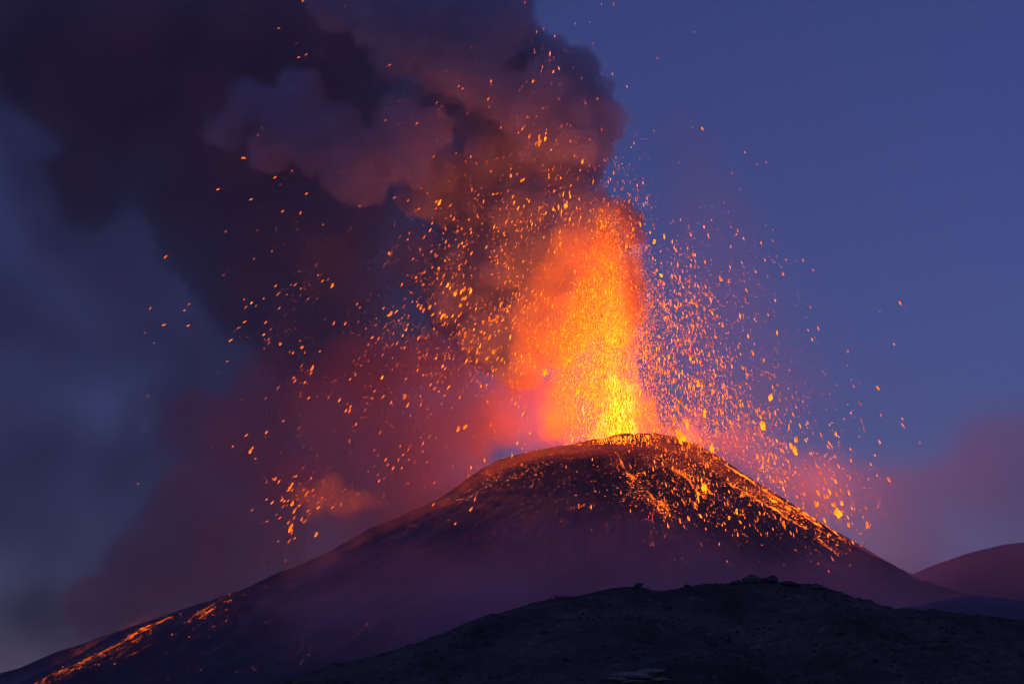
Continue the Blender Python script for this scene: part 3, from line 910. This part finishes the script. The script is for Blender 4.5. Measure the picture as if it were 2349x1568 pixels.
def clot_mesh(seed):
    """a big clot torn into streamers: one skin round a bundle of stretched blobs"""
    r = np.random.default_rng(seed)
    balls = []
    for k in range(r.integers(5, 8)):
        x0, y0, z0, L_ = r.normal(0, 0.24), r.normal(0, 0.16), r.normal(0.0, 0.38), r.uniform(0.25, 0.7)
        w = r.uniform(0.10, 0.22)
        for t in np.linspace(0, 1, 7):
            balls.append((np.array([x0 + 0.12 * (t - .5), y0, z0 + (t - .5) * L_]), w * (1 - 0.7 * abs(t - 0.35))))
    for t in np.linspace(-0.4, 0.3, 5):
        balls.append((np.array([r.normal(0, .08), r.normal(0, .06), t]), 0.2))
    v, f = remeshed_hull(balls, 0.05, 0)
    v = v * (1 + 0.25 * fbm(v[:, 0] * 6 + seed, v[:, 1] * 6 + v[:, 2] * 7, 3, seed)[:, None])
    return mesh_from('lava_bomb', v, f, True)


BOMBS = {(k, h): None for k in range(16) for h in range(3)}
bomb_count = 0


def bomb(x, y, d, hot, label=None, Y=None, rng=rs):
    """d = length in picture units"""
    global bomb_count
    k = bomb_count % 8
    bomb_count += 1
    torn = d >= 13
    k = k + 8 * int(torn)
    if BOMBS[(k, hot)] is None:
        me = clot_mesh(300 + k * 3 + hot) if torn else bomb_mesh(200 + k * 3 + hot, 3 + k % 4)
        me.materials.append(M_BOMB[hot])
        BOMBS[(k, hot)] = me
    o = bpy.data.objects.new('lava_bomb', BOMBS[(k, hot)])
    COL.objects.link(o)
    xa, ya = np.array([x], float), np.array([y], float)
    Yv = in_front(xa, ya, np.array([Y if Y else rng.uniform(3800, 3930)]))[0]
    o.location = at(x, y, Yv)
    t = tilt(xa, ya, rng, 1)[0]
    s = d * PX / 2 * (1.25 if d >= 13 else 1.08)
    w = rng.uniform(0.7, 1.15) if d < 13 else rng.uniform(0.9, 1.2)
    o.scale = (s * w, s * w, s)
    o.rotation_euler = (rng.normal(0, 0.2), -t, rng.uniform(0, 6.28))
    o.rotation_euler = (Matrix.Rotation(-t, 3, 'Y') @ Matrix.Rotation(rng.uniform(0, 6.28), 3, 'Z')).to_euler()
    if y < 480:
        reg = 'top' if x < 1480 else 'topright'
    elif x < 1180:
        reg = 'left' if y < 860 else 'lowleft'
    elif x < 1480:
        reg = 'front' if y < 1010 else 'face'
    elif y < 800:
        reg = 'right'
    elif y < 1030 + max(0, (x - 1600)) * 0.62:
        reg = 'lowright'
    else:
        reg = 'face'
    text = {'top': ('flung high in front of the dark ash column', 'lava bombs high against the ash column'),
            'topright': ('high in the empty blue sky right of the ash column', 'lava bombs high in the blue sky'),
            'left': ('flying left of the fountain against the dark ash', 'lava bombs left of the fountain'),
            'lowleft': ('falling through the purple veil above the left slope', 'lava bombs falling over the left slope'),
            'front': ('in front of the orange lava fountain itself', 'lava bombs in front of the fountain'),
            'right': ('against blue sky beside the fountain\'s upper half on its right', 'lava bombs right of the fountain top'),
            'lowright': ('raining down above the right slope of the cone', 'lava bombs raining over the right slope'),
            'face': ('falling just in front of the dark cone', 'lava bombs in front of the cone')}[reg]
    tone = ('dull orange', 'orange', 'bright yellow')[hot]
    big = 'large' if d >= 9 else 'small'
    o['label'] = label or f'{big} {tone} lava bomb {text[0]}'
    o['category'] = 'lava bomb'
    o['group'] = text[1]
    return o


NOTABLE = [
    (2064, 694, 11, 1, 'lone orange lava bomb farthest right, isolated in the blue sky'),
    (1593, 73, 5, 1, 'lone small lava bomb highest in the blue sky right of the ash column'),
    (1824, 1034, 26, 2, 'biggest yellow ragged lava clot above the right slope'),
    (1752, 976, 26, 2, 'long ragged yellow lava clot up left of the biggest one over the right slope'),
    (1632, 1026, 19, 2, 'fat yellow lava bomb touching the skyline just right of the crater rim'),
    (1563, 1002, 30, 2, 'tall yellow streamer of lava falling on the right crater rim'),
    (1575, 968, 20, 2, 'yellow lava streamer just above the one on the right crater rim'),
    (1766, 911, 16, 2, 'bright lava bomb above the long ragged yellow clot'),
    (1742, 938, 11, 1, 'squarish orange lava bomb between two bright ones over the right slope'),
    (1602, 881, 16, 2, 'yellow double lava bomb beside the lower right edge of the fountain'),
    (1325, 896, 24, 2, 'pale yellow splash of lava low in front of the fountain, left of its core'),
    (1305, 825, 14, 2, 'pale yellow lava clot above the splash in front of the fountain'),
    (1252, 851, 17, 2, 'tall yellow lava streak at the left edge of the fountain'),
    (1237, 327, 15, 1, 'cluster like orange clot highest in the ash column above the fountain'),
    (1223, 187, 9, 1, 'orange fragment near the top of the ash column'),
    (1919, 1176, 24, 2, 'ragged yellow lava clot landing low on the right skyline'),
    (1989, 1201, 13, 1, 'orange lava bomb farthest down to the right beyond the slope'),
    (2039, 1100, 12, 1, 'single orange lava bomb outside the rain, right of the slope'),
    (1947, 1204, 13, 1, 'orange lava bomb just below and right of the ragged clot on the skyline'),
    (2014, 889, 9, 1, 'rightmost orange fragment level with the crater in open sky'),
    (1614, 1115, 24, 2, 'bright orange streamer falling in front of the upper right cone'),
    (1008, 465, 13, 2, 'single glowing lava bomb high left of the fountain in dark ash'),
    (575, 1034, 16, 1, 'bright orange lava bomb alone in the purple veil far left'),
    (667, 1209, 19, 1, 'long orange lava streak below the red glowing smoke puff'),
    (317, 1109, 7, 0, 'faint lava fragment farthest left low in the veil'),
    (376, 745, 9, 1, 'orange lava bomb farthest left beside the edge of the ash cloud'),
    (380, 589, 9, 0, 'dull blurred lava fragment on the left edge of the dark cloud'),
    (717, 844, 12, 1, 'bright knot of lava left below the ash cloud'),
    (930, 909, 17, 0, 'ragged dull orange clot left of the red vapour'),
    (1132, 806, 14, 1, 'orange lava clot at the top of the red vapour'),
    (500, 434, 8, 1, 'leftmost of three orange fragments in the upper dark ash cloud'),
    (576, 457, 8, 1, 'middle and lowest of three orange fragments in the upper dark ash cloud'),
    (704, 444, 8, 1, 'rightmost of three orange fragments in the upper dark ash cloud')]
PLAIN = [
    (1500, 555, 12, 2), (1524, 544, 9, 2), (1692, 529, 7, 1), (1733, 622, 8, 1), (1797, 629, 8, 1), (1842, 597, 8, 1), (1516, 631, 10, 2), (1617, 600, 10, 1), (1652, 640, 13, 1), (1619, 675, 10, 1),
    (1587, 692, 9, 1), (1634, 718, 11, 2), (1658, 745, 13, 1), (1698, 722, 9, 1), (1746, 557, 7, 1), (1803, 595, 7, 1), (1859, 704, 7, 0), (1762, 722, 7, 1), (1678, 396, 5, 0), (1736, 376, 5, 1),
    (1758, 372, 5, 1), (1508, 133, 5, 1), (1320, 54, 4, 1), (1360, 99, 4, 1), (1334, 180, 5, 1), (1343, 237, 5, 1), (1454, 328, 6, 1), (1297, 470, 13, 2), (1195, 415, 8, 1), (1217, 507, 9, 1),
    (1535, 817, 12, 2), (1584, 821, 10, 2), (1654, 836, 10, 1), (1752, 826, 9, 1), (1704, 843, 8, 1), (1617, 941, 13, 2), (1853, 970, 9, 1), (1902, 1015, 10, 1), (1944, 804, 8, 0), (1997, 1064, 9, 1),
    (1924, 1069, 11, 1), (1952, 1056, 9, 1), (1877, 1129, 12, 1), (1842, 1109, 10, 0), (1874, 1156, 16, 1), (1607, 1184, 12, 2), (1560, 1193, 10, 1), (1594, 1161, 13, 1), (1703, 1134, 12, 1),
    (1669, 1154, 8, 1), (1797, 1201, 12, 1), (1704, 1171, 8, 1), (1974, 1251, 7, 0), (611, 991, 9, 1), (566, 997, 9, 0), (650, 965, 8, 0), (632, 1098, 11, 0), (670, 1110, 10, 1), (705, 1131, 11, 0),
    (625, 1151, 11, 1), (783, 1156, 11, 0), (699, 1195, 10, 0), (643, 1186, 8, 0), (650, 1160, 8, 0), (935, 929, 12, 1), (1067, 979, 14, 1), (1052, 984, 11, 1), (1111, 1054, 9, 1), (1080, 1168, 11, 1),
    (997, 891, 9, 0), (340, 908, 6, 0), (518, 531, 7, 0), (1041, 502, 10, 1), (892, 581, 8, 1), (763, 655, 10, 1), (766, 740, 10, 1), (431, 747, 8, 1), (577, 695, 8, 1), (896, 720, 13, 1),
    (880, 707, 9, 0), (965, 705, 13, 1), (986, 705, 12, 1), (1045, 675, 14, 2), (1080, 665, 15, 2), (1015, 723, 11, 2), (1082, 581, 11, 1), (1023, 554, 8, 1), (345, 707, 8, 0), (434, 697, 8, 0),
    (547, 752, 8, 0), (792, 742, 8, 1), (695, 2, 6, 1), (562, 22, 5, 0), (774, 57, 5, 0), (530, 780, 9, 1), (1270, 478, 8, 2), (1160, 560, 8, 1), (1200, 600, 8, 1)]
for x, y, d, h, lab in NOTABLE:
    bomb(x, y, d, h, lab)
for x, y, d, h in PLAIN:
    bomb(x, y, d, h)
# companions that travel with the big clots, then the rest of the larger ones scattered as the sparks are
CL = [(1824, 1010, 14, 24, 6), (1752, 965, 16, 18, 6), (1563, 985, 18, 28, 9), (1919, 1150, 18, 34, 9), (1880, 1150, 14, 30, 6), (1610, 1120, 14, 20, 7), (1594, 1150, 16, 24, 6), (690, 1150, 32, 34, 13),
      (667, 1200, 12, 16, 5), (1237, 322, 12, 10, 6), (1325, 890, 12, 16, 4), (1070, 670, 24, 14, 7), (1010, 715, 34, 14, 7), (1205, 740, 30, 20, 7)]
for x, y, a, b_, k in CL:
    for _ in range(k):
        bomb(x + rs.normal(0, a), y + rs.normal(0, b_), rs.uniform(7, 12), int(rs.choice([0, 1, 2], p=[.25, .5, .25])) if x > 800 else int(rs.choice([0, 1])))
rest = 300 - bomb_count
bx, by = sample_air(rest, rs, 0.8, lambda x, y: (y < 1200) & ~((abs(x - 1400) < 60) & (y > 600)))
for x, y in zip(bx, by):
    h = int(rs.choice([0, 1, 2], p=[.15, .5, .35])) if x > 1150 else int(rs.choice([0, 1, 2], p=[.35, .5, .15]))
    bomb(x, y, rs.uniform(6.5, 10.5), h)

# ------------------------------------------------------------------ embers lying on the cone
EM = [(1180, 1088, 60, 16, -14, 420, 1.0), (1100, 1112, 42, 12, -38, 190, 0.9), (1290, 1085, 90, 22, -4, 330, 0.75), (1430, 1075, 34, 16, 20, 260, 1.0), (1462, 1108, 30, 15, 30, 460, 1.25), (1445, 1140, 34, 12, 20, 230, 0.9),
      (1510, 1155, 24, 8, 42, 330, 1.3), (1540, 1060, 60, 22, 20, 420, 1.0), (1590, 1100, 46, 14, 36, 330, 1.2), (1660, 1090, 60, 12, 36, 420, 1.2), (1740, 1130, 60, 12, 35, 420, 1.1), (1840, 1190, 60, 12, 35, 380, 1.1),
      (1900, 1225, 40, 14, 35, 160, 1.0), (1400, 1170, 220, 26, 4, 260, 0.7), (1250, 1130, 110, 26, 0, 220, 0.8), (1340, 1161, 18, 4, -8, 46, 1.1), (1560, 1210, 240, 44, 6, 260, 0.45), (1250, 1290, 240, 60, 0, 210, 0.4),
      (700, 1440, 180, 60, -10, 170, 0.4), (1000, 1370, 260, 60, -8, 130, 0.4), (1900, 1290, 90, 24, 24, 110, 0.5), (1300, 1340, 120, 40, 0, 90, 0.4), (1020, 1160, 60, 12, -30, 60, 0.7), (960, 1192, 60, 12, -28, 50, 0.45),
      (370, 1428, 40, 4, -26, 80, .4), (310, 1460, 40, 8, -33, 150, .45), (215, 1510, 60, 7, -28, 150, .38), (130, 1550, 50, 7, -28, 120, .38), (480, 1400, 30, 8, -32, 80, .4), (455, 1440, 30, 10, -20, 20, .4), (300, 1500, 50, 8, -25, 30, .4), (800, 1256, 110, 4, -31, 40, .5), (640, 1336, 60, 4, -25, 20, .5), (1010, 1156, 50, 5, -33, 40, .6), (480, 1445, 60, 16, -28, 60, 0.5), (250, 1500, 70, 14, -26, 60, 0.6)]
ex, ey, eh = [], [], []
for x, y, a, b_, ang, k, h in EM:
    k = int(k * (5.2 if x > 1400 else 3.4))
    u, v = rs.normal(0, a, k), rs.normal(0, b_, k)
    # scatter each cluster in streaks running down the slope
    v = v + 5 * fbm(u / 9, v * 0 + x, 2, 3)
    keep = fbm((x + u) / 13, (y + v) / 13, 3, 8) + rs.uniform(-.5, .5, k) > -0.05
    u, v = u[keep], v[keep]
    k = len(u)
    t = math.radians(ang)
    ex += list(x + u * math.cos(t) - v * math.sin(t))
    ey += list(y + u * math.sin(t) + v * math.cos(t))
    eh += list(h * (0.45 + 6.5 * rs.uniform(0, 1, k) ** 2.2))
ex, ey, eh = np.array(ex), np.array(ey), np.array(eh)
p, ok = on_cone(ex, ey)
p, eh = p[ok], eh[ok]
p[:, 2] += 0.3
n = len(p)
a = rs.normal(size=(n, 3)) * np.array([1, 0.4, 0.35])
a /= np.linalg.norm(a, axis=1)[:, None]
swarm('glowing_embers', p, 0.27 + 0.70 * rs.uniform(0, 1, n) ** 4.0, a, rs.uniform(0.8, 2.0, n), eh, rs, M_SPARK, kind='stuff',
      label='glowing embers strewn over the dark face of the cone')


# ------------------------------------------------------------------ lava streams on the slopes
def flow_mat():
    m, nt = new_mat('lava_stream')
    m.cycles.emission_sampling = 'NONE'
    out = N(nt, 'OutputMaterial')
    b = N(nt, 'BsdfPrincipled')
    b.inputs['Base Color'].default_value = (0.03, 0.022, 0.02, 1)
    b.inputs['Roughness'].default_value = 0.9
    b.inputs['Emission Color'].default_value = (*GLOW, 1)
    a = N(nt, 'Attribute', attribute_name='glow_level')
    uv = N(nt, 'Attribute', attribute_name='along')
    mp = N(nt, 'Mapping')
    mp.inputs['Scale'].default_value = (0.07, 0.34, 1)
    n1 = N(nt, 'TexNoise')
    n1.inputs['Scale'].default_value = 1.0
    n1.inputs['Detail'].default_value = 5
    n1.inputs['Roughness'].default_value = 0.65
    mr = N(nt, 'MapRange')
    mr.inputs['From Min'].default_value = 0.44
    mr.inputs['From Max'].default_value = 0.66
    mr.inputs['To Max'].default_value = 3.0
    k = N(nt, 'Math', operation='MULTIPLY')
    L = nt.links.new
    L(uv.outputs['Vector'], mp.inputs[0])
    L(mp.outputs[0], n1.inputs['Vector'])
    L(n1.outputs['Fac'], mr.inputs['Value'])
    L(mr.outputs[0], k.inputs[0])
    L(a.outputs['Fac'], k.inputs[1])
    L(k.outputs[0], b.inputs['Emission Strength'])
    L(b.outputs[0], out.inputs[0])
    return m


M_FLOW = flow_mat()


def lava_flow(rows, label, seed, group='lava streams on the slopes', gain=1.0, wide=1.0):
    """rows = (x, y, width, heat) down the stream, in picture units, laid on the cone as a low rough bank"""
    R = np.array(rows, float)
    R[:, 3] *= gain
    R[:, 2] *= wide
    seg = np.concatenate([[0], np.cumsum(np.hypot(np.diff(R[:, 0]), np.diff(R[:, 1])))])
    t = np.linspace(0, seg[-1], max(12, int(seg[-1] / 2.2)))
    x, y, w, h = [np.interp(t, seg, R[:, i]) for i in range(4)]
    x = x + 2.2 * fbm(t / 14, t * 0 + seed, 2, seed)
    tx, ty = np.gradient(x), np.gradient(y)
    l = np.hypot(tx, ty) + 1e-6
    nx_, ny_ = -ty / l, tx / l
    m = 9
    s = np.linspace(-1, 1, m)
    wj = 0.9 * w * (1 + 0.5 * fbm(t / 9, t * 0, 3, seed + 4))
    gx = x[:, None] + nx_[:, None] * s * wj[:, None] / 2
    gy = y[:, None] + ny_[:, None] * s * wj[:, None] / 2
    P = np.zeros((len(t), m, 3))
    q, ok = on_cone(gx.ravel(), gy.ravel())
    for _ in range(12):
        if ok.all():
            break
        bad = ~ok
        gyr = gy.ravel().copy()
        gyr[bad] += 2.0
        gy = gyr.reshape(gy.shape)
        q2, ok2 = on_cone(gx.ravel()[bad], gyr[bad])
        q[bad] = q2
        ok[bad] = ok2
    q = q.reshape(len(t), m, 3)
    q[..., 2] = cone_z(q[..., 0], q[..., 1])
    lift = 1.6 * (1 - s[None] ** 4) + 0.9 * fbm(q[..., 0] * 0.15, q[..., 1] * 0.15 + s * 2, 3, seed) * (1 - s[None] ** 4) - 0.6
    q[..., 2] += lift
    i = np.arange(len(t) * m).reshape(len(t), m)
    f = np.stack([i[:-1, :-1], i[:-1, 1:], i[1:, 1:], i[1:, :-1]], -1).reshape(-1, 4)
    me = mesh_from('lava_flow', q.reshape(-1, 3), f, True)
    hv = me.attributes.new('glow_level', 'FLOAT', 'POINT')
    hh = h[:, None] * (1 - 0.85 * np.abs(s[None]) ** 2.5)
    hv.data.foreach_set('value', hh.ravel().astype(np.float32))
    av = me.attributes.new('along', 'FLOAT_VECTOR', 'POINT')
    uvw = np.stack([np.broadcast_to(t[:, None] * PX, (len(t), m)), s[None] * wj[:, None] * PX / 2, np.full((len(t), m), seed * 7.3)], -1)
    av.data.foreach_set('vector', uvw.ravel().astype(np.float32))
    o = link('lava_flow', me, M_FLOW, label=label, category='lava flow', group=group)
    return o


lava_flow([(432, 1400, 4, .5), (415, 1408, 5, .8), (395, 1415, 7, 1.0), (375, 1424, 9, 1.0), (355, 1432, 9, .9), (345, 1438, 15, 1.6), (325, 1445, 18, 2.0), (305, 1456, 16, 1.7), (285, 1470, 9, 1.0), (262, 1483, 7, .8),
           (240, 1494, 9, .8), (215, 1506, 10, .9), (180, 1522, 13, 1.0), (150, 1536, 12, .9), (120, 1550, 9, 1.0), (92, 1564, 8, 1.4), (60, 1580, 8, 1.2)],
          'longest orange lava stream running down the far left skyline', 1, gain=0.36, wide=0.75)
lava_flow([(345, 1452, 6, .7), (325, 1463, 8, .7), (300, 1477, 6, .6), (275, 1490, 4, .5)], 'thin lava strand just below the brightest part of the longest stream', 2, gain=0.36, wide=0.75)
lava_flow([(345, 1478, 3, .35), (325, 1490, 4, .4), (300, 1503, 4, .3), (285, 1508, 3, .3)], 'faint short lava strand lowest on the left slope', 3, gain=0.36, wide=0.75)
lava_flow([(532, 1376, 4, .8), (515, 1381, 4, .5), (498, 1385, 8, .8), (482, 1391, 10, 1.0), (465, 1402, 10, .9), (448, 1413, 9, .9), (430, 1427, 6, .9)], 'short wide lava stream right of the longest one on the left skyline', 4, gain=0.36, wide=0.75)
lava_flow([(488, 1398, 6, 1.6), (476, 1404, 8, 1.5), (464, 1414, 7, 1.3), (455, 1422, 5, .9)], 'bright lower prong of the short lava stream', 5, gain=0.36, wide=0.75)
lava_flow([(522, 1396, 5, .9), (516, 1400, 5, .9)], 'tiny separate lava patch right of the short stream', 6, gain=0.36, wide=0.75)
lava_flow([(563, 1364, 4, .8), (556, 1366, 5, 1.1)], 'tiny lava spot on the left skyline above the short stream', 7, gain=0.36, wide=0.75)
lava_flow([(1612, 1030, 5, .5), (1640, 1050, 5, .6), (1680, 1076, 5, .8), (1700, 1090, 7, 1.4), (1725, 1106, 7, 1.5), (1750, 1122, 5, 1.0), (1780, 1142, 5, .9), (1805, 1158, 6, .8), (1840, 1180, 6, .8), (1880, 1204, 6, .7)],
          'upper lava stream following the right skyline of the cone', 8, gain=1.7, wide=1.15)
lava_flow([(1665, 1102, 5, .6), (1690, 1122, 6, .9), (1712, 1134, 6, 1.0), (1735, 1150, 5, 1.0), (1760, 1160, 6, 1.4), (1785, 1172, 5, 1.2), (1800, 1186, 6, .9), (1825, 1200, 6, 1.0), (1850, 1214, 5, .9)],
          'middle lava stream just below the right skyline stream', 9, gain=1.7, wide=1.15)
lava_flow([(1752, 1132, 4, 1.0), (1770, 1148, 6, 1.8), (1790, 1160, 6, 1.4), (1815, 1170, 8, 1.0)], 'bright lava strand between the two right hand streams', 10, gain=1.7, wide=1.15)
lava_flow([(1828, 1168, 8, 1.2), (1850, 1182, 12, 1.6), (1868, 1198, 9, 1.9), (1885, 1208, 6, 1.4)], 'bright lava pool near the lower end of the right skyline stream', 11, gain=1.7, wide=1.15)
lava_flow([(1885, 1194, 9, 1.6), (1900, 1206, 12, 1.9), (1914, 1220, 9, 1.4), (1925, 1228, 5, .8)], 'brightest lowest lava pool on the right skyline', 12, gain=1.7, wide=1.15)
lava_flow([(1918, 1236, 5, .9), (1932, 1239, 6, 1.0), (1942, 1243, 4, .5)], 'small detached lava patch farthest right on the slope', 13)
lava_flow([(1868, 1232, 4, .8), (1882, 1242, 6, 1.1), (1902, 1258, 6, .9), (1912, 1266, 6, .8), (1925, 1278, 4, .6)], 'lowest broken lava strand on the right slope', 14)
lava_flow([(1500, 1050, 5, .4), (1530, 1068, 6, .7), (1552, 1082, 9, 1.4), (1568, 1092, 7, 1.3), (1583, 1105, 4, .7), (1590, 1122, 6, 1.0), (1605, 1136, 7, 1.5), (1618, 1143, 5, 1.4)],
          'lava rivulet running diagonally down the upper right face of the cone', 15)
lava_flow([(1415, 1040, 5, .5), (1425, 1060, 7, .9), (1432, 1080, 9, .8), (1455, 1100, 9, 1.0), (1475, 1122, 9, .8)], 'broken lava rivulet down the middle of the cone face', 16)
lava_flow([(1484, 1130, 9, .8), (1500, 1146, 10, 1.1), (1520, 1160, 9, 1.4), (1534, 1174, 6, 1.3)], 'speckled lava tongue ending in a point on the middle face', 17)
lava_flow([(1354, 1158, 3, .8), (1340, 1159, 5, .9), (1326, 1165, 4, 1.0)], 'small flat lava patch low on the middle of the cone face', 18)
